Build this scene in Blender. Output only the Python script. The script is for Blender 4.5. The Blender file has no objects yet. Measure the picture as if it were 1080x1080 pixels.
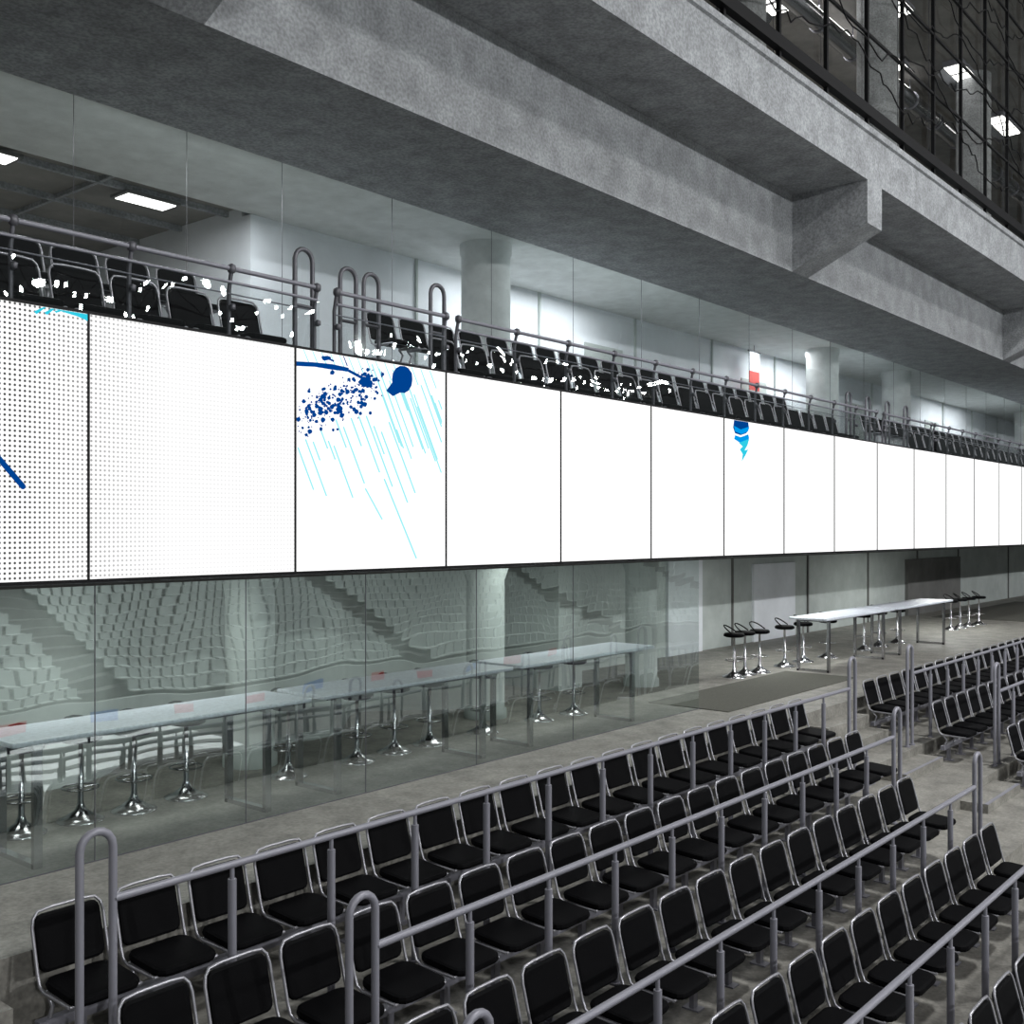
import bpy, math, random
from mathutils import Vector, Matrix
random.seed(7)
C=0.7694; S=0.6388; F=1137.0; VX=1484.0; VY=559.0
H=6.0   # camera height above the arena floor datum (everything is shifted up by H at the end)

# ------------------------------------------------------------------ materials
def newmat(name):
    m=bpy.data.materials.new(name); m.use_nodes=True
    nt=m.node_tree; nt.nodes.clear()
    out=nt.nodes.new('ShaderNodeOutputMaterial')
    return m,nt,out
def principled(name,col,rough=0.5,metal=0.0,noise=0.0,nscale=8.0,bump=0.0,spec=0.5,bscale=60,speck=0.0):
    m,nt,out=newmat(name)
    b=nt.nodes.new('ShaderNodeBsdfPrincipled')
    b.inputs['Base Color'].default_value=(*col,1); b.inputs['Roughness'].default_value=rough
    b.inputs['Metallic'].default_value=metal
    b.inputs['Specular IOR Level'].default_value=spec
    nt.links.new(b.outputs[0],out.inputs[0])
    geo=nt.nodes.new('ShaderNodeNewGeometry')
    if noise>0:
        n=nt.nodes.new('ShaderNodeTexNoise'); n.inputs['Scale'].default_value=nscale
        n.inputs['Detail'].default_value=8; n.inputs['Roughness'].default_value=0.65
        nt.links.new(geo.outputs['Position'],n.inputs['Vector'])
        r=nt.nodes.new('ShaderNodeValToRGB')
        r.color_ramp.elements[0].position=0.3; r.color_ramp.elements[1].position=0.72
        r.color_ramp.elements[0].color=(*[c*(1-noise) for c in col],1)
        r.color_ramp.elements[1].color=(*[min(1,c*(1+noise)) for c in col],1)
        nt.links.new(n.outputs['Fac'],r.inputs[0]); last=r.outputs[0]
        if speck>0:
            n3=nt.nodes.new('ShaderNodeTexNoise'); n3.inputs['Scale'].default_value=28; n3.inputs['Detail'].default_value=3
            nt.links.new(geo.outputs['Position'],n3.inputs['Vector'])
            r3=nt.nodes.new('ShaderNodeValToRGB')
            r3.color_ramp.elements[0].position=0.36; r3.color_ramp.elements[1].position=0.62
            r3.color_ramp.elements[0].color=(1-speck,1-speck,1-speck,1); r3.color_ramp.elements[1].color=(1,1,1,1)
            nt.links.new(n3.outputs['Fac'],r3.inputs[0])
            mx=nt.nodes.new('ShaderNodeMixRGB'); mx.blend_type='MULTIPLY'; mx.inputs[0].default_value=1
            nt.links.new(last,mx.inputs[1]); nt.links.new(r3.outputs[0],mx.inputs[2]); last=mx.outputs[0]
        nt.links.new(last,b.inputs['Base Color'])
    if bump>0:
        n2=nt.nodes.new('ShaderNodeTexNoise'); n2.inputs['Scale'].default_value=bscale; n2.inputs['Detail'].default_value=4
        nt.links.new(geo.outputs['Position'],n2.inputs['Vector'])
        bp=nt.nodes.new('ShaderNodeBump'); bp.inputs['Strength'].default_value=bump; bp.inputs['Distance'].default_value=0.01
        nt.links.new(n2.outputs['Fac'],bp.inputs['Height']); nt.links.new(bp.outputs[0],b.inputs['Normal'])
    return m
def emis(name,col,st):
    m,nt,out=newmat(name)
    e=nt.nodes.new('ShaderNodeEmission'); e.inputs[0].default_value=(*col,1); e.inputs[1].default_value=st
    nt.links.new(e.outputs[0],out.inputs[0]); return m
def glassmat(name,tint,refl,ripple=0.0,k=1.3,rs=.9):
    m,nt,out=newmat(name)
    t=nt.nodes.new('ShaderNodeBsdfTransparent'); t.inputs[0].default_value=(*tint,1)
    g=nt.nodes.new('ShaderNodeBsdfGlossy'); g.inputs['Roughness'].default_value=0.01
    g.inputs['Color'].default_value=(0.92,1.0,0.98,1)
    fr=nt.nodes.new('ShaderNodeFresnel'); fr.inputs['IOR'].default_value=1.45
    mt=nt.nodes.new('ShaderNodeMath'); mt.operation='MULTIPLY_ADD'; mt.inputs[1].default_value=k; mt.inputs[2].default_value=refl
    mt.use_clamp=True
    nt.links.new(fr.outputs[0],mt.inputs[0])
    mx=nt.nodes.new('ShaderNodeMixShader')
    nt.links.new(mt.outputs[0],mx.inputs[0]); nt.links.new(t.outputs[0],mx.inputs[1]); nt.links.new(g.outputs[0],mx.inputs[2])
    nt.links.new(mx.outputs[0],out.inputs[0])
    if ripple>0:
        geo=nt.nodes.new('ShaderNodeNewGeometry')
        n=nt.nodes.new('ShaderNodeTexNoise'); n.inputs['Scale'].default_value=rs; n.inputs['Detail'].default_value=1
        nt.links.new(geo.outputs['Position'],n.inputs['Vector'])
        bp=nt.nodes.new('ShaderNodeBump'); bp.inputs['Strength'].default_value=ripple; bp.inputs['Distance'].default_value=0.05
        nt.links.new(n.outputs['Fac'],bp.inputs['Height']); nt.links.new(bp.outputs[0],g.inputs['Normal'])
    return m
M={}
M['conc']=principled('concrete_beam',(0.33,0.345,0.36),0.75,noise=0.30,nscale=2.6,bump=0.6,bscale=30,speck=.34)
M['concfloor']=principled('concrete_floor',(0.235,0.228,0.205),0.6,noise=0.36,nscale=3.0,bump=0.2,speck=.28)
M['conclight']=principled('concrete_column',(0.60,0.62,0.62),0.7,noise=0.15,nscale=3,bump=0.1)
M['black']=principled('black_vinyl',(0.002,0.002,0.0025),0.65,spec=0.06)
M['chrome']=principled('brushed_steel',(0.36,0.36,0.39),0.36,metal=0.6)
M['rail']=principled('painted_rail',(0.22,0.22,0.255),0.42,metal=0.15)
M['raildark']=principled('dark_rail',(0.11,0.11,0.125),0.4,metal=0.3)
M['blackmetal']=principled('black_metal',(0.004,0.004,0.005),0.5,spec=.2)
M['tabletop']=principled('table_top_laminate',(0.62,0.66,0.73),0.35,noise=.25,nscale=30)
M['mirror']=principled('polished_chrome',(0.5,0.5,0.52),0.2,metal=1.0)
M['wallgrey']=principled('plaster_greygreen',(0.42,0.46,0.445),0.7,noise=0.15,nscale=1.5)
M['wallpale']=principled('plaster_pale',(0.72,0.75,0.79),0.7,noise=0.1,nscale=1.0)
M['walldark']=principled('plaster_dark',(0.14,0.14,0.135),0.8,noise=0.3,nscale=1.0)
M['wallmid']=principled('plaster_mid',(0.22,0.21,0.195),0.8,noise=0.35,nscale=0.8)
M['carpet']=principled('dark_carpet',(0.075,0.075,0.062),0.95,noise=0.3,nscale=40)
M['ice']=principled('white_bench',(0.88,0.9,0.91),0.4,noise=0.04,nscale=0.5)
M['seatfar']=principled('far_seat_plastic',(0.50,0.54,0.53),0.6)
M['glass']=glassmat('clear_glass',(0.82,0.88,0.86),0.22,0.10,1.4,1.1)
M['glassup']=glassmat('balcony_glass',(0.92,0.94,0.94),0.06,0.3)
M['glasshi']=glassmat('upper_glass',(0.90,0.90,0.88),0.03,0.6,.6)
M['led']=emis('led_white',(1,1,1),1.25)
M['lamp']=emis('lamp_white',(1,0.99,0.96),5)
M['spot']=emis('spot_white',(1,1,1),14)
M['arenalamp']=emis('arena_lamp_white',(1,1,1),90)
M['blue']=emis('graphic_blue',(0.0,0.055,0.28),1.0)
M['azure']=emis('graphic_azure',(0.0,0.33,0.85),1.0)
M['cyan']=emis('graphic_cyan',(0.03,0.62,0.80),1.0)
M['pale']=emis('graphic_pale_cyan',(0.35,0.83,0.88),1.05)
M['red']=principled('matte_red',(0.6,0.06,0.05),0.6)
M['bluepaint']=principled('board_blue',(0.03,0.15,0.5),0.4)
# LED with visible pixel grid
def ledgrid():
    m,nt,out=newmat('led_pixel_grid')
    geo=nt.nodes.new('ShaderNodeNewGeometry')
    vm=nt.nodes.new('ShaderNodeVectorMath'); vm.operation='MULTIPLY'; vm.inputs[1].default_value=(27,0,27)
    fr=nt.nodes.new('ShaderNodeVectorMath'); fr.operation='FRACTION'
    sb=nt.nodes.new('ShaderNodeVectorMath'); sb.operation='SUBTRACT'; sb.inputs[1].default_value=(0.5,0,0.5)
    ln=nt.nodes.new('ShaderNodeVectorMath'); ln.operation='LENGTH'
    nt.links.new(geo.outputs['Position'],vm.inputs[0]); nt.links.new(vm.outputs[0],fr.inputs[0])
    nt.links.new(fr.outputs[0],sb.inputs[0]); nt.links.new(sb.outputs[0],ln.inputs[0])
    r=nt.nodes.new('ShaderNodeValToRGB')
    r.color_ramp.elements[0].position=0.20; r.color_ramp.elements[0].color=(0.06,0.06,0.06,1)
    r.color_ramp.elements[1].position=0.32; r.color_ramp.elements[1].color=(1.12,1.12,1.12,1)
    nt.links.new(ln.outputs['Value'],r.inputs[0])
    e=nt.nodes.new('ShaderNodeEmission')
    sx=nt.nodes.new('ShaderNodeSeparateXYZ'); nt.links.new(geo.outputs['Position'],sx.inputs[0])
    mr=nt.nodes.new('ShaderNodeMapRange'); mr.inputs['From Min'].default_value=3.8; mr.inputs['From Max'].default_value=5.0
    mr.inputs['To Min'].default_value=0.0; mr.inputs['To Max'].default_value=0.76
    nt.links.new(sx.outputs['X'],mr.inputs['Value'])
    mx=nt.nodes.new('ShaderNodeMixRGB'); mx.inputs[2].default_value=(1.12,1.12,1.12,1)
    nt.links.new(mr.outputs[0],mx.inputs[0]); nt.links.new(r.outputs[0],mx.inputs[1]); nt.links.new(mx.outputs[0],e.inputs[0])
    e.inputs[1].default_value=1.0
    nt.links.new(e.outputs[0],out.inputs[0]); return m
M['ledgrid']=ledgrid()

# ------------------------------------------------------------------ mesh builder
class MB:
    def __init__(s): s.v=[];s.f=[];s.m=[];s.sm=[];s.mats=[]
    def mi(s,k):
        if k not in s.mats: s.mats.append(k)
        return s.mats.index(k)
    def add(s,vs,fs,mat,smooth=False):
        o=len(s.v); s.v+= [tuple(v) for v in vs]; i=s.mi(mat)
        for f in fs: s.f.append(tuple(o+a for a in f)); s.m.append(i); s.sm.append(smooth)
    def box(s,x0,x1,y0,y1,z0,z1,mat):
        vs=[(x,y,z) for x in(x0,x1) for y in(y0,y1) for z in(z0,z1)]
        s.add(vs,[(0,1,3,2),(4,6,7,5),(0,4,5,1),(2,3,7,6),(0,2,6,4),(1,5,7,3)],mat)
    def prism(s,poly,x0,x1,mat): # poly in (y,z)
        n=len(poly); vs=[(x0,y,z) for y,z in poly]+[(x1,y,z) for y,z in poly]
        fs=[tuple(range(n))[::-1],tuple(range(n,2*n))]+[(i,(i+1)%n,n+(i+1)%n,n+i) for i in range(n)]
        s.add(vs,fs,mat)
    def tube(s,pts,r,mat,n=8,closed=False):
        pts=[Vector(p) for p in pts]; k=len(pts); rings=[]; nrm=None
        for i,p in enumerate(pts):
            if closed: t=(pts[(i+1)%k]-pts[i-1])
            else: t=(pts[min(i+1,k-1)]-pts[max(i-1,0)])
            t.normalize()
            if nrm is None:
                a=Vector((0,0,1)) if abs(t.z)<0.9 else Vector((1,0,0)); nrm=(a-t*a.dot(t)).normalized()
            else: nrm=(nrm-t*nrm.dot(t)).normalized()
            b=t.cross(nrm); rings.append([p+r*(math.cos(2*math.pi*j/n)*nrm+math.sin(2*math.pi*j/n)*b) for j in range(n)])
        vs=[v for rg in rings for v in rg]; fs=[]
        for i in range(k if closed else k-1):
            i2=(i+1)%k
            for j in range(n): fs.append((i*n+j,i*n+(j+1)%n,i2*n+(j+1)%n,i2*n+j))
        s.add(vs,fs,mat,True)
        if not closed: s.add(rings[0]+rings[-1],[tuple(range(n))[::-1],tuple(range(n,2*n))],mat)
    def lathe(s,cx,cy,prof,mat,n=16,smooth=True):
        vs=[(cx+r*math.cos(2*math.pi*j/n),cy+r*math.sin(2*math.pi*j/n),z) for r,z in prof for j in range(n)]
        fs=[(i*n+j,i*n+(j+1)%n,(i+1)*n+(j+1)%n,(i+1)*n+j) for i in range(len(prof)-1) for j in range(n)]
        s.add(vs,fs,mat,smooth)
        s.add(vs[:n]+vs[-n:],[tuple(range(n))[::-1],tuple(range(n,2*n))],mat)
    def plate(s,mtx,w,h,t,r,mat,bev=0.012,dish=0.0): # rounded plate in local XY, thickness Z
        def ring(ins,z):
            o=[]; ww=w/2-ins; hh=h/2-ins; rr=max(r-ins,0.004)
            for q,(sx,sy) in enumerate([(1,1),(-1,1),(-1,-1),(1,-1)]):
                for a in range(4):
                    an=math.pi/2*(q+a/3); x=sx*(ww-rr)+rr*math.cos(an); y=sy*(hh-rr)+rr*math.sin(an)
                    o.append(mtx@Vector((x,y,z+dish*(x/(w/2))**2)))
            return o
        rs=[ring(bev*1.6,t/2),ring(bev*0.4,t/2-bev*.4),ring(0,0),ring(bev*0.4,-t/2+bev*.4),ring(bev*1.6,-t/2)]
        n=16; vs=[v for g in rs for v in g]; fs=[]
        for i in range(4):
            for j in range(n): fs.append((i*n+j,(i+1)*n+j,(i+1)*n+(j+1)%n,i*n+(j+1)%n))
        fs.append(tuple(range(n))); fs.append(tuple(range(4*n,5*n))[::-1])
        s.add(vs,fs,mat,False)
    def merge(s,o,dx,dy,dz):
        off=len(s.v); s.v+=[(a+dx,b+dy,c+dz) for a,b,c in o.v]
        mp=[s.mi(k) for k in o.mats]
        for f,m,sm in zip(o.f,o.m,o.sm): s.f.append(tuple(off+a for a in f)); s.m.append(mp[m]); s.sm.append(sm)
    def mesh(s,name):
        me=bpy.data.meshes.new(name); me.from_pydata(s.v,[],s.f)
        for k in s.mats: me.materials.append(M[k])
        me.polygons.foreach_set('material_index',s.m); me.polygons.foreach_set('use_smooth',s.sm)
        me.update(); return me
    def obj(s,name,loc=(0,0,0),parent=None):
        o=bpy.data.objects.new(name,s.mesh(name)); bpy.context.scene.collection.objects.link(o); o.location=loc
        if parent: o.parent=parent
        return o
def inst(name,me,loc,rz=0):
    o=bpy.data.objects.new(name,me); bpy.context.scene.collection.objects.link(o); o.location=loc; o.rotation_euler[2]=rz; return o
def simple(name,boxes):
    b=MB()
    for bx in boxes: b.box(*bx)
    return b.obj(name)
def onplane(px,py,Y):
    d=F/C*Y/(VX-px); return ((d-S*Y)/C,(VY-py)*d/F)

XE=85.0
# ------------------------------------------------------------------ concrete structure above
b=MB(); b.box(-15,XE,8.0,10.3,4.37,5.66,'conc'); ring=b.obj('concrete_ring_beam')
b=MB(); b.prism([(6.7,5.66),(12.3,5.66),(12.3,6.2),(6.9,6.2),(6.9,6.45),(6.82,6.52),(6.66,6.52),(6.66,6.42),(6.7,6.40)],-15,XE,'conc'); b.obj('floor_upper_slab')
for X in (-7.5,4.85,17.05,29.4,41.8,54.2):
    b=MB(); b.prism([(7.9995,5.6595),(6.7,5.6595),(6.7,4.96),(7.9995,4.37)],X,X+0.62,'conc'); b.obj('corbel',parent=ring)
b=MB(); b.box(-15,XE,10.3,12.3,4.37,4.6,'conclight'); b.obj('ceiling_balcony')
for (X,Y,z0) in ((12.5,10.9,1.62),(24.9,10.9,1.62),(29.8,10.9,1.62),(43,10.9,1.62),(55,10.9,1.62)):
    b=MB(); b.lathe(X,Y,[(0.38,z0),(0.38,4.2),(0.40,4.22),(0.40,4.37)],'conclight',32); b.obj('concrete_column')
simple('wall_back_upper',[(9.16,XE,12.3,12.5,1.6,4.37,'wallpale')]+[(9.16+i*3.2,9.2+i*3.2,12.26,12.3,1.65,4.37,'wallgrey') for i in range(1,22)]
  +[(17.0+i*6.4,18.3+i*6.4,12.27,12.3,1.65,3.65,'wallgrey') for i in range(0,10)])
simple('wall_hall_side',[(9.16,9.36,12.5,26,1.6,4.6,'wallpale')])
simple('wall_hall_back',[(-15,9.36,26,26.2,1.6,4.6,'wallgrey')])
b=MB(); b.box(-15,9.36,12.3,26,4.5,4.6,'wallmid')
for i in range(12): b.box(-15,9.16,12.8+i*1.15,12.86+i*1.15,4.42,4.5,'conc')
for i in range(9): b.box(-8+i*1.9,-7.95+i*1.9,12.3,26,4.44,4.5,'conc')
b.obj('ceiling_hall')
for (X,Y) in ((7.95,12.95),(5.7,12.75),(4.5,16),(7.2,19),(2,14)):
    b=MB(); b.box(X-.4,X+.4,Y-.2,Y+.2,4.38,4.42,'walldark'); b.box(X-.35,X+.35,Y-.16,Y+.16,4.37,4.38,'lamp'); b.obj('ceiling_light_panel')
# ------------------------------------------------------------------ balcony body / slab / fascia
simple('floor_balcony',[(-15,XE,7.96,9.25,-.42,1.37,'conc'),(-15,XE,9.25,10.25,-.42,1.82,'conc'),(-15,XE,10.25,26,-.42,1.62,'concfloor')])
simple('trim_screen_frame',[(-2,XE,7.80,7.96,-.405,-.38,'blackmetal'),(-2,XE,7.80,7.96,1.66,1.685,'blackmetal'),(-2,XE,7.86,7.96,-.38,1.66,'blackmetal')])
YS=7.79
panels={}
for i in range(-3,36):
    x0=4.289+2*i; me=MB(); g='ledgrid' if i in(-1,0,-2) else 'led'
    me.box(x0+.010,x0+1.990,YS,7.86,-.38,1.66,'blackmetal')
    me.box(x0-.007,x0+.007,YS-.014,7.86,-.38,1.66,'blackmetal')
    me.add([(x0+.009,YS-.001,-.378),(x0+1.991,YS-.001,-.378),(x0+1.991,YS-.001,1.658),(x0+.009,YS-.001,1.658)],[(0,1,2,3)],g)
    panels[i]=me.obj('led_screen_panel')
def poly(mb,pts,mat,lay=0):
    y=YS-.003-.0006*lay; vs=[]
    for p in pts:
        X,z=onplane(p[0],p[1],YS); vs.append((X,y,min(max(z,-.375),1.655)))
    mb.add(vs,[tuple(range(len(vs)))],mat)
def blob(mb,cx,cy,rx,ry,mat,lay=0,j=0.0):
    n=14; poly(mb,[(cx+rx*(1+random.uniform(-j,j))*math.cos(2*math.pi*k/n),cy+ry*(1+random.uniform(-j,j))*math.sin(2*math.pi*k/n)) for k in range(n)],mat,lay)
def line(mb,x0,y0,x1,y1,w,mat,lay=0):
    d=Vector((x1-x0,y1-y0)).normalized(); n=Vector((-d.y,d.x))*w/2
    poly(mb,[(x0+n.x,y0+n.y),(x0-n.x,y0-n.y),(x1-n.x,y1-n.y),(x1+n.x,y1+n.y)],mat,lay)
g=MB()
for k in range(14):
    x=314+k*8; y0=455-k*1.5; L=random.choice([20,30,45,60,75])
    yy=y0+random.uniform(-6,18); line(g,x,yy,x+L*.37,yy+L,1.7,'pale')
line(g,405,505,439,589,1.8,'pale'); line(g,385,515,403,548,1.7,'pale'); line(g,352,470,372,525,1.7,'pale')
for k in range(20):
    x=392+k*3.7; y0=382+k*0.9; yy=y0+random.uniform(0,40); L=min(random.uniform(40,95),(466-x)*2.7)
    if L>8: line(g,x,yy,x+L*.36,yy+L,1.5,'pale')
for k in range(15):
    x=320+k*9.5; line(g,x,367+k*1.7,x+7,386+k*1.7,1.2,'pale')
blob(g,424,400,11,15,'blue',1,.04); poly(g,[(407,412),(416,400),(426,412),(414,418)],'blue',2)
blob(g,385,403,8,5,'blue',1,.25); blob(g,343,378,5,3,'blue',1,.3)
poly(g,[(311,381),(330,382),(350,384),(368,388),(366,392),(350,390),(332,387),(311,386)],'blue',2)
line(g,362,388,386,401,3,'blue',3); line(g,343,377,352,381,2,'blue',3); line(g,362,371,366,386,1.2,'blue',3)
for k in range(330):
    t=random.random(); cx=318+t*78+random.gauss(0,8); cy=440-t*38+random.gauss(0,12)
    if cx<313 or cx>408 or cy<388 or cy>462: continue
    r=random.choice([.8,.9,1.1,1.5,2.0,2.6])*random.uniform(.7,1.0); blob(g,cx,cy,r,r*1.05,'blue',4,.15)
g.obj('splatter_graphic',parent=panels[1])
g=MB(); 
for (a,c,e,f,w) in ((37,322,45,330,4),(48,320,54,331,4),(58,321,64,329,3)): line(g,a,f,e+2,c,w,'cyan')
poly(g,[(55,323),(75,326),(93,329),(93,339),(82,334),(66,329)],'cyan',1)
g.obj('cyan_graphic',parent=panels[-1])
g=MB(); line(g,-6,478,24,513,6,'blue'); blob(g,24,513,3,3.2,'blue',1); g.obj('stroke_graphic',parent=panels[-1])
g=MB()
poly(g,[(774,443),(789,445),(790,452),(787,457),(781,459),(775,457),(773,451)],'blue')
poly(g,[(774,449),(781,453),(790,450),(789,455),(782,458),(775,455)],'azure',1)
poly(g,[(775,459),(781,461),(789,458),(790,462),(787,467),(780,467),(774,463)],'azure',2)
poly(g,[(779,467),(787,464),(790,463),(788,470),(785,475),(789,474),(786,480),(782,487),(783,479),(780,474),(783,471)],'cyan',3)
g.obj('ribbon_graphic',parent=panels[4])

# ------------------------------------------------------------------ chair
def chair_mb():
    c=MB()
    seat=Matrix.Translation((0,-.045,.435))@Matrix.Rotation(math.radians(4),4,'X')
    c.plate(seat,.45,.43,.055,.09,'black',.018)
    tilt=math.atan2(.10,.38)
    back=Matrix.Translation((0,.225,.66))@Matrix.Rotation(math.radians(90)-tilt,4,'X')
    c.plate(back,.43,.35,.04,.055,'black',.012,dish=-.012)
    def bp(x,h):
        return (x,.225+(h)*math.sin(tilt),.66+h*math.cos(tilt))
    w=.232
    pts=[(-w,-.20,.40),(-w,.10,.405),(-w,.155,.43),bp(-w,-.17),bp(-w,.10),bp(-w+.012,.155),bp(-w+.045,.192),bp(-.10,.2),bp(.10,.2),bp(w-.045,.192),bp(w-.012,.155),bp(w,.10),bp(w,-.17),(w,.155,.43),(w,.10,.405),(w,-.20,.40)]
    c.tube(pts,.0105,'chrome',6)
    c.tube([(-w,-.20,.40),(w,-.20,.40)],.010,'chrome',6)
    for sx in(-1,1):
        c.tube([(sx*.2,.13,.405),(sx*.2,.06,.33),(sx*.2,.10,.24)],.014,'chrome',6)
        c.box(sx*.2-.012,sx*.2+.012,-.1,.13,.385,.41,'chrome')
    c.box(-.275,.275,.07,.13,.19,.25,'rail')
    c.box(-.03,.03,.08,.12,0,.19,'rail'); c.box(-.05,.05,.03,.17,0,.012,'rail')
    return c
CH=chair_mb(); chair_me=CH.mesh('stadium_chair')
def row_obj(name,x0,n,y,z,sp=.55):
    b=MB()
    for i in range(n): b.merge(CH,x0+i*sp,y,z)
    return b.obj(name)
Z1=-3.19; RISE=.234; P=1.05
SP=.55
nr=6
def fz(i): return Z1-RISE*i
def yc(i): return 6.2-P*i
starts=[3.42,3.38,3.38,3.38,3.38,3.38]; ends=[14.4,13.5,12.7,12.1,12.1,12.1]
for i in range(5):
    x=starts[i]
    while x<ends[i]-.2:
        inst('stadium_chair',chair_me,(x,yc(i),fz(i))); x+=SP
for i in range(5):
    for (xs,n) in ((16.5,20),(29.5,20),(42.5,20),(55.5,30)):
        row_obj('stadium_chair_row',xs,n,yc(i),fz(i))
# ------------------------------------------------------------------ lower terrace
b=MB()
for i in range(nr+3):
    y1=6.6-P*i; y0=y1-P if i<nr+2 else -3.2
    b.box(-15,XE,y0,y1,-6.0,fz(i),'concfloor')
b.box(-15,XE,6.6,26,-6.0,-2.62,'concfloor')
b.obj('floor_terrace')
for (xa,xb) in ((1.9,3.0),(14.6,16.1),(27.6,29.1),(40.6,42.1)):
    b=MB()
    for i in range(nr):
        y1=6.6-P*i
        b.box(xa,xb,y1-P-.35,y1-P,fz(i+1),fz(i)-RISE/2,'concfloor')
        b.box(xa,xb,y1-P-.35,y1-P-.30,fz(i)-RISE/2,fz(i)-RISE/2+.003,'rail')
    b.box(xa,xb,6.3,6.6,Z1,Z1+.38,'concfloor'); b.box(xa,xb,6.0,6.3,Z1,Z1+.19,'concfloor')
    b.obj('aisle_steps')
# ------------------------------------------------------------------ guard rails
def loop_pts(x,y,zb,zt,w=.2):
    r=w/2; p=[(x-r,y,zb),(x-r,y,zt-r)]
    for k in range(1,8): a=math.pi-k*math.pi/8; p.append((x+r*math.cos(a),y,zt-r+r*math.sin(a)))
    return p+[(x+r,y,zt-r),(x+r,y,zb)]
def guard(name,x0,x1,y,zf,zr,loopL=True,loopR=True,lh=.42,step=.75,mat='rail',r=.024,zt=None):
    b=MB(); zt=zt or zr+lh
    b.tube([(x0,y,zr),(x1,y,zr)],r,mat,10)
    if loopL: b.tube(loop_pts(x0-.1,y,zf,zt),r,mat,10); b.lathe(x0,y,[(.045,zf),(.045,zf+.02)],mat,12); b.lathe(x0-.2,y,[(.045,zf),(.045,zf+.02)],mat,12)
    if loopR: b.tube(loop_pts(x1+.1,y,zf,zt),r,mat,10); b.lathe(x1,y,[(.045,zf),(.045,zf+.02)],mat,12)
    n=max(1,int((x1-x0)/step)); 
    for k in range(1,n+(0 if loopR else 1)):
        x=x0+(x1-x0)*k/n
        b.tube([(x,y,zf),(x,y,zr-.09)],r*1.15,mat,8); b.tube([(x,y,zr-.10),(x,y,zr)],r*.6,mat,8)
        b.lathe(x,y,[(.045,zf),(.045,zf+.015)],mat,10)
    return b.obj(name)
RZ=[-2.09,-2.41,-2.74,-2.88,-3.09]
LH=[.40,.32,.34,.4,.4]
spans=[(3.26,13.75),(4.3,12.5),(4.1,12.0),(3.8,12.0),(3.8,12.0)]
for i in range(5):
    y=5.65-P*i
    guard('guard_rail',spans[i][0],spans[i][1],y,fz(i),RZ[i],lh=LH[i])
    for (a,c) in ((16.1,27.3),(29.3,40.2),(42.3,53.5)):
        guard('guard_rail',a+(0.6 if i else 0),c,y,fz(i),fz(i)+1.06)
# ------------------------------------------------------------------ lower glass wall
def glasswall(name,xs,y,z0,z1,mat,seam=.003,rail=True):
    b=MB()
    for a,c in zip(xs[:-1],xs[1:]):
        g=.004
        b.add([(a+g,y,z0),(c-g,y,z0),(c-g,y,z1),(a+g,y,z1)],[(0,1,2,3)],mat)
    for a in xs[1:-1]: b.box(a-seam,a+seam,y-.004,y+.004,z0,z1,'raildark')
    if rail: b.box(xs[0],xs[-1],y-.006,y+.006,z0-.0,z0+.008,'raildark')
    return b.obj(name)
glasswall('glass_partition_lower',[-2.2,-.4,1.4,3.0,4.45,5.89,7.33,8.99,10.8,13.9],7.98,-2.62,-.44,'glass')
def curvedwall(name,x0,x1,y,z0,z1,mat,amp=.5,per=4.2):
    b=MB(); n=int((x1-x0)/.2); vs=[];
    for k in range(n+1):
        x=x0+(x1-x0)*k/n; yy=y-amp*abs(math.sin(math.pi*(x-x0)/per))**1.5
        vs+=[(x,yy,z0),(x,yy+.15,z1)]
    b.add(vs,[(2*k,2*k+2,2*k+3,2*k+1) for k in range(n)],mat,True)
    return b.obj(name)
curvedwall('wall_curved_lower',-6,13.6,11.6,-2.62,-.44,'wallgrey',1.1,3.3)
for X in (7.4,11.4,15.4):
    b=MB(); b.lathe(X,9.95,[(.30,-2.62),(.30,-2.5),(.27,-2.48),(.27,-.7),(.36,-.44)],'wallgrey',28); b.obj('lower_column')
simple('wall_back_lower',[(-15,XE,11.8,12.0,-2.62,-.44,'wallgrey')]+[(x,x+.05,11.76,11.8,-2.62,-.44,'walldark') for x in (15.2,18.4,22,26,30,34,38,44,50)]
  +[(33.0,38.0,11.7,11.8,-2.62,-.9,'walldark'),(19.2,20.6,11.74,11.8,-2.62,-.5,'wallpale'),(23,25.2,11.74,11.8,-2.62,-.8,'wallpale')])
simple('wall_lower_pier',[(13.95,14.6,10.6,11.8,-2.62,-.44,'wallgrey')])
b=MB(); b.box(-15,XE,7.96,12.0,-.44,-.42,'walldark'); b.obj('ceiling_lower')
b=MB(); b.box(13.9,18.6,7.5,8.85,-2.62,-2.608,'carpet'); b.box(33,42,8.2,11,-2.62,-2.608,'carpet'); b.obj('carpet_runner')
for i in range(14):
    X=3.2+i*2.6
    b=MB(); b.lathe(X,8.7,[(0.14,-.455),(0.14,-.44)],'mirror',16); b.lathe(X,8.7,[(0.11,-.458),(0.11,-.4555)],'spot',16); b.obj('recessed_downlight')
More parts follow.
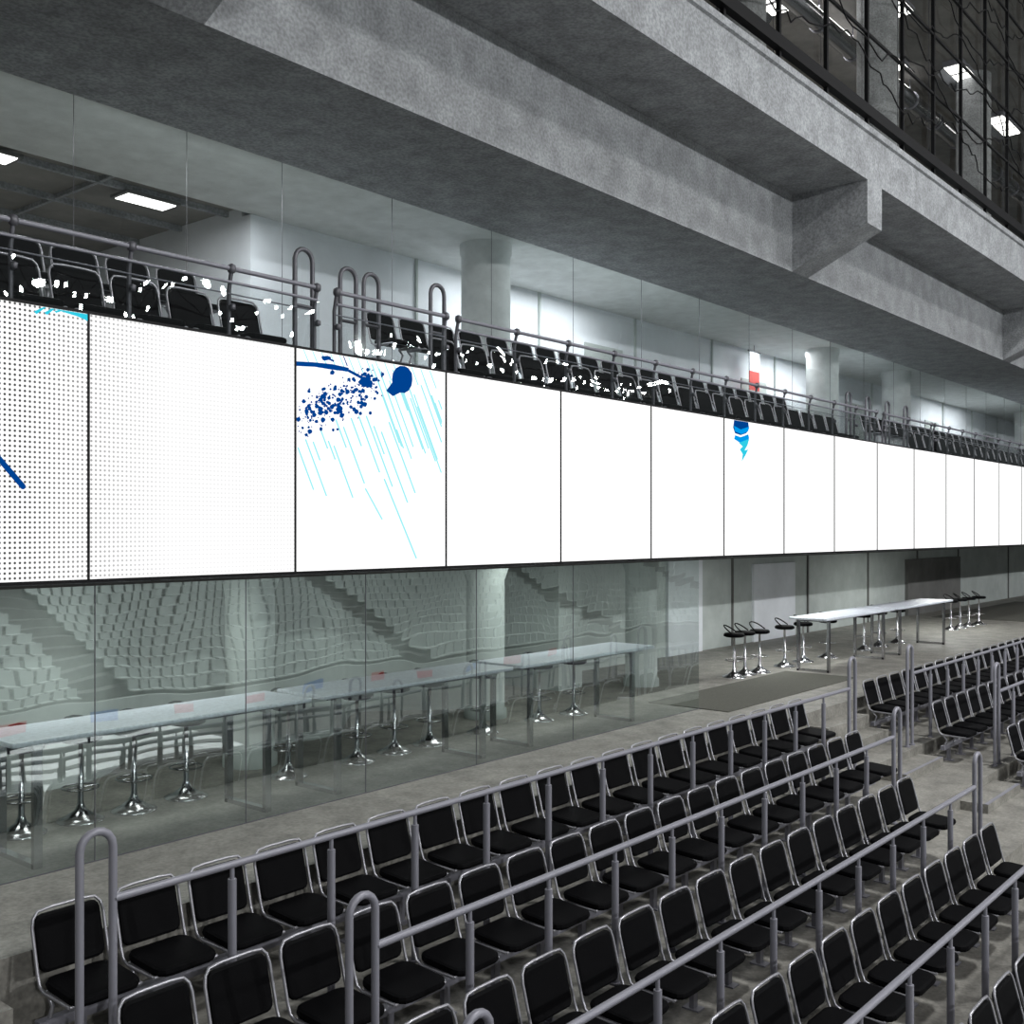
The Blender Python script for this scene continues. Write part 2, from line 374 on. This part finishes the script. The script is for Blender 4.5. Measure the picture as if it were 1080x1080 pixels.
# ------------------------------------------------------------------ tables
def table(X0,X1,y0=8.1,y1=8.85):
    t=MB(); z=-2.62
    mt=Matrix.Translation(((X0+X1)/2,(y0+y1)/2,z+.985))
    t.plate(mt,X1-X0,y1-y0,.04,.03,'tabletop',.006)
    t.box(X0+.15,X1-.15,y0+.12,y0+.15,z+.93,z+.966,'chrome'); t.box(X0+.15,X1-.15,y1-.15,y1-.12,z+.93,z+.966,'chrome')
    for x in (X0+.22,X1-.50):
        w=.035
        for yy in (y0+.06,y1-.10): t.box(x-w,x+w,yy-.022,yy+.022,z,z+.966,'mirror')
        t.box(x-w,x+w,y0+.042,y1-.082,z,z+.04,'mirror'); t.box(x-w,x+w,y0+.042,y1-.082,z+.927,z+.966,'mirror')
    t.obj('bar_table')
for a,c in ((.65,3.6),(3.85,6.76),(6.9,9.8),(9.95,12.9),(18.7,22.1),(22.3,25.8)): table(a,c)
def stool_mb():
    s=MB(); 
    s.lathe(0,0,[(.21,0),(.21,.012),(.13,.045),(.05,.10),(.028,.16),(.026,.42),(.02,.43),(.02,.70),(.06,.72)],'mirror',20)
    s.lathe(0,0,[(.15,.715),(.185,.73),(.185,.765),(.165,.785),(.02,.79)],'black',20)
    pts=[(.16*math.cos(a),.16*math.sin(a),.30) for a in [k*math.pi/8 for k in range(16)]]
    s.tube(pts,.009,'mirror',6,closed=True)
    s.tube([(-.16,0,.30),(.16,0,.30)],.008,'mirror',6)
    hp=[(.18*math.cos(a),.18*math.sin(a),.79+.13*math.sin(a)) for a in [k*math.pi/8 for k in range(9)]]
    s.tube(hp,.012,'black',6)
    return s
st=stool_mb().mesh('bar_stool')
for X in (.9,1.7,2.5,3.9,4.45,5.0,5.5,6.1,7.3,8.26,8.9,9.5,10.5,11.66,12.4,17.3,17.75,18.2,19.3,20.2,21.2,23,24,25,29.2,29.9,30.6,31.3):
    inst('bar_stool',st,(X,9.17+random.uniform(-.06,.08),-2.62),random.uniform(-.4,.4))
# ------------------------------------------------------------------ balcony seating
for X in [ -2.5+.55*k for k in range(17)]:
    inst('stadium_chair',chair_me,(X,8.4,1.37)); inst('stadium_chair',chair_me,(X,9.45,1.82))
for k in range(21):
    inst('stadium_chair',chair_me,(9.15+.55*k,8.4,1.37)); inst('stadium_chair',chair_me,(9.15+.55*k,9.45,1.82))
for (xs,n) in ((24.5,20),(37.5,20),(50.5,30)):
    row_obj('stadium_chair_row',xs,n,8.4,1.37); row_obj('stadium_chair_row',xs,n,9.45,1.82)
def balcony_rail(x0,x1):
    y=8.03; b=MB()
    for z,r in ((2.32,.022),(2.20,.014)): b.tube([(x0,y,z),(x1,y,z)],r,'rail',8)
    n=int((x1-x0)/.95)
    for k in range(n+1):
        x=x0+(x1-x0)*k/n
        b.tube([(x,y+.04,1.37),(x,y+.04,2.14),(x,y,2.32)],.019,'raildark',8)
        b.lathe(x,y,[(.01,2.275),(.035,2.29),(.04,2.32),(.035,2.35),(.01,2.365)],'raildark',10)
        b.lathe(x,y-.01,[(.01,1.95),(.03,1.96),(.03,2.0),(.01,2.01)],'raildark',8)
    b.add([(x0,y-.035,1.69),(x1,y-.035,1.69),(x1,y-.035,2.18),(x0,y-.035,2.18)],[(0,1,2,3)],'glassup')
    b.tube([(x0,y+.02,2.10),(x1,y+.02,2.10)],.007,'rail',6)
    b.obj('balcony_railing')
for a,c in ((-3,6.75),(7.0,8.55),(8.75,20.9),(21.3,24.1),(24.3,36),(37.4,49),(50,68)): balcony_rail(a,c)
for X,y,dz in ((6.85,8.35,0),(7.65,8.6,0),(7.98,8.6,0),(8.75,8.35,-.02),(20.9,8.6,0),(21.9,8.6,0),(23.0,8.6,0),(24.1,8.6,0),(36.2,8.6,0),(37.1,8.6,0)):
    b=MB(); b.tube(loop_pts(X,y,1.37,2.76+dz,.22),.024,'raildark',10); b.tube([(X-.11,y,2.2),(X+.11,y,2.2)],.018,'raildark',8)
    for s_ in(-1,1): b.lathe(X+s_*.11,y,[(.045,1.37),(.045,1.39)],'raildark',10)
    b.obj('aisle_handrail_loop')
simple('balcony_aisle_step',[(7.0,8.6,8.95,9.25,1.37,1.6,'concfloor'),(21.2,24.0,8.95,9.25,1.37,1.6,'concfloor')])
glasswall('glass_partition_upper',[-2.3,-1,.3,1.6,2.9,4.2,5.5,6.8,8.1,9.9]+[11.9+2*k for k in range(30)],10.27,1.65,4.36,'glassup',.0015)
b=MB(); X,z=onplane(795,372,11.9)  # solid red and white shape standing in for a ghost reflection
b.box(X-.25,X+.25,11.88,11.9,z-.9,z-.45,'red'); b.box(X-.25,X+.25,11.88,11.9,z-.45,z,'tabletop'); b.tube([(X-.3,11.89,z+.02),(X+.3,11.89,z+.02)],.02,'raildark',6); b.tube([(X,11.89,z+.02),(X,11.89,4.37)],.008,'raildark',6)
b.obj('red_white_reflection')

# ------------------------------------------------------------------ upper glazed level
b=MB()
b.box(-15,XE,6.68,6.80,6.70,6.88,'blackmetal')
for k in range(50):
    x=1.2+1.6*k; w=.028
    b.box(x-w,x+w,6.74,6.80,6.5,12.5,'blackmetal')
for z in (8.1,9.2,10.3,11.4): b.box(-15,XE,6.75,6.79,z-.022,z+.022,'blackmetal')
for q in range(9):  # wavy tubes: truss reflections in warped glass, modelled as solid geometry
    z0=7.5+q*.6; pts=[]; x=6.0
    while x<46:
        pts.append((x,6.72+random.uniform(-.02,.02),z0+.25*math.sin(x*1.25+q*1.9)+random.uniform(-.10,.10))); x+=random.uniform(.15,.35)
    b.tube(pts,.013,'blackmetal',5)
b.obj('window_frame_and_reflections')
glasswall('window_upper_glazing',[-.4+1.6*k for k in range(50)],6.85,6.45,12.5,'glasshi')
simple('wall_upper_level',[(-15,XE,13.5,13.7,6.2,12.5,'wallmid')])
simple('ceiling_upper_level',[(-15,XE,6.7,13.7,12.5,12.7,'wallmid')])
simple('floor_upper_back',[(-15,XE,12.3,13.7,5.9,6.2,'concfloor')])
for X in (17.5,24,31,38,46):
    b=MB(); b.lathe(X,9.2,[(0.45,6.2),(0.45,12.5)],'conc',28); b.obj('upper_column')
for (X,Y) in ((21,9.5),(25,9.3),(23,11.5),(28,10.5),(30.5,9.3),(35,9.5)):
    b=MB(); b.box(X-1,X+1,Y-.25,Y+.25,12.36,12.5,'rail')
    b.prism([(Y-.42,12.2),(Y-.38,12.2),(Y-.22,12.36),(Y-.26,12.36)],X-1,X+1,'mirror'); b.prism([(Y+.42,12.2),(Y+.38,12.2),(Y+.22,12.36),(Y+.26,12.36)],X-1,X+1,'mirror')
    for s_ in (-.66,0,.66): b.box(X+s_-.25,X+s_+.25,Y-.22,Y+.22,12.34,12.36,'lamp')
    b.obj('ceiling_light_fixture')
b=MB(); b.tube([(10,10.6,11.9),(60,10.6,11.9)],.22,'mirror',16)
for k in range(26): b.tube([(10+2*k,10.6,11.9),(10.06+2*k,10.6,11.9)],.25,'rail',16); b.tube([(10.03+2*k,10.6,12.1),(10.03+2*k,10.6,12.5)],.015,'rail',6)
b.obj('ventilation_duct')

# ------------------------------------------------------------------ arena floor and opposite stand
simple('floor_arena',[(-40,120,-50,-3.2,-6.2,-6.0,'walldark')])
b=MB()
for k in range(6):
    y=-5.6-k*.95; b.box(-12,17.2,y-.55,y,-5.62,-5.55,'ice')
    for x in range(-11,18,2): b.box(x,x+.08,y-.4,y-.05,-6,-5.62,'rail')
b.obj('white_bench_rows')
b=MB(); b.box(-20,45,-12.7,-12.6,-6,-4.9,'seatfar')
for k in range(22): b.box(-18+k*2.6,-17.2+k*2.6,-12.6,-12.58,-5.5,-5.2,['red','bluepaint'][k%3==1])
b.obj('advertising_boards')
b=MB()
for r in range(36):
    y=-14-r*.62; z=-5.2+r*.28
    b.box(-25,90,y-.62,y,z-1.5,z,'walldark')
    for k in range(250):
        x=-24+k*.45
        if k%30 in(0,1,2): continue
        b.box(x,x+.34,y-.40,y-.34,z+.2,z+.5,'seatfar'); b.box(x,x+.34,y-.36,y-.08,z+.18,z+.22,'seatfar')
b.obj('opposite_seating_stand')
# lighting gantry over the far side: small lamps which the balcony glass mirrors as sparkles
b=MB()
for z in (8.3,9.0): b.tube([(5,-20,z),(60,-20,z)],.05,'blackmetal',6)
for k in range(56):
    b.tube([(5+k,-20,8.3),(5.5+k,-20,9.0),(6+k,-20,8.3)],.03,'blackmetal',5)
for k in range(7): b.tube([(6+9*k,-20,9),(6+9*k,-20,13)],.03,'blackmetal',5)
for k in range(120):
    x=8+k*.42+random.uniform(-.2,.2); z=8.3+random.choice([0,0,-.4,.3,.7,1.0])
    b.lathe(x,-20,[(.03,z-.09),(.085,z-.05),(.085,z+.05),(.03,z+.09)],'arenalamp',6)
b.obj('lighting_gantry')

# ------------------------------------------------------------------ move up, lights, camera
for o in bpy.context.scene.objects:
    if o.parent is None: o.location.z+=H
def area(name,loc,tgt,sx,sy,power,col=(1,1,1)):
    l=bpy.data.lights.new(name,'AREA'); l.shape='RECTANGLE'; l.size=sx; l.size_y=sy; l.energy=power; l.color=col
    o=bpy.data.objects.new(name,l); bpy.context.scene.collection.objects.link(o); o.location=loc
    d=Vector(tgt)-Vector(loc); o.rotation_euler=d.to_track_quat('-Z','Y').to_euler(); return o
for X in (-6,10,26,44):
    area('arena_floodlight',(X,-14,H+17),(X+4,7,H-2),1.6,1.6,850,(1,.99,.97))
for X in (-8,12,32,54):
    area('side_floodlight',(X,-19.5,H+8.2),(X+5,8,H+3),.35,.35,1450,(.98,.99,1))
area('stand_fill_light',(15,-4,H+16),(22,-20,-2),3,3,6500)  # added unseen fill lamp, brightens the opposite stand for its glass reflection
for X in (5,12,19.5,29):
    area('concourse_light',(X,9.3,H-.47),(X,9.3,0),3.5,.5,44 if X<15 else 80,(.97,1,.97))
for X in (7,15,25,38):
    area('balcony_light',(X,11.4,H+4.3),(X,11.6,0),4,.4,115,(.95,.98,1))
area('hall_light',(3,17,H+4.3),(3,17,0),4,2,130)
area('upper_level_light',(24,11,H+12.3),(24,11,0),12,1,420)
w=bpy.data.worlds.new('arena_ambient'); bpy.context.scene.world=w; w.use_nodes=True
w.node_tree.nodes['Background'].inputs[0].default_value=(.9,.95,1,1); w.node_tree.nodes['Background'].inputs[1].default_value=.07
cam=bpy.data.cameras.new('camera'); co=bpy.data.objects.new('camera',cam); bpy.context.scene.collection.objects.link(co)
co.location=(0,0,H); yaw=math.atan2(S,C); co.rotation_euler=(math.pi/2,0,yaw-math.pi/2)
cam.sensor_width=36; cam.lens=36*F/1080; cam.shift_y=19/1080; cam.clip_end=500
bpy.context.scene.camera=co
bpy.context.scene.view_settings.view_transform='Standard'
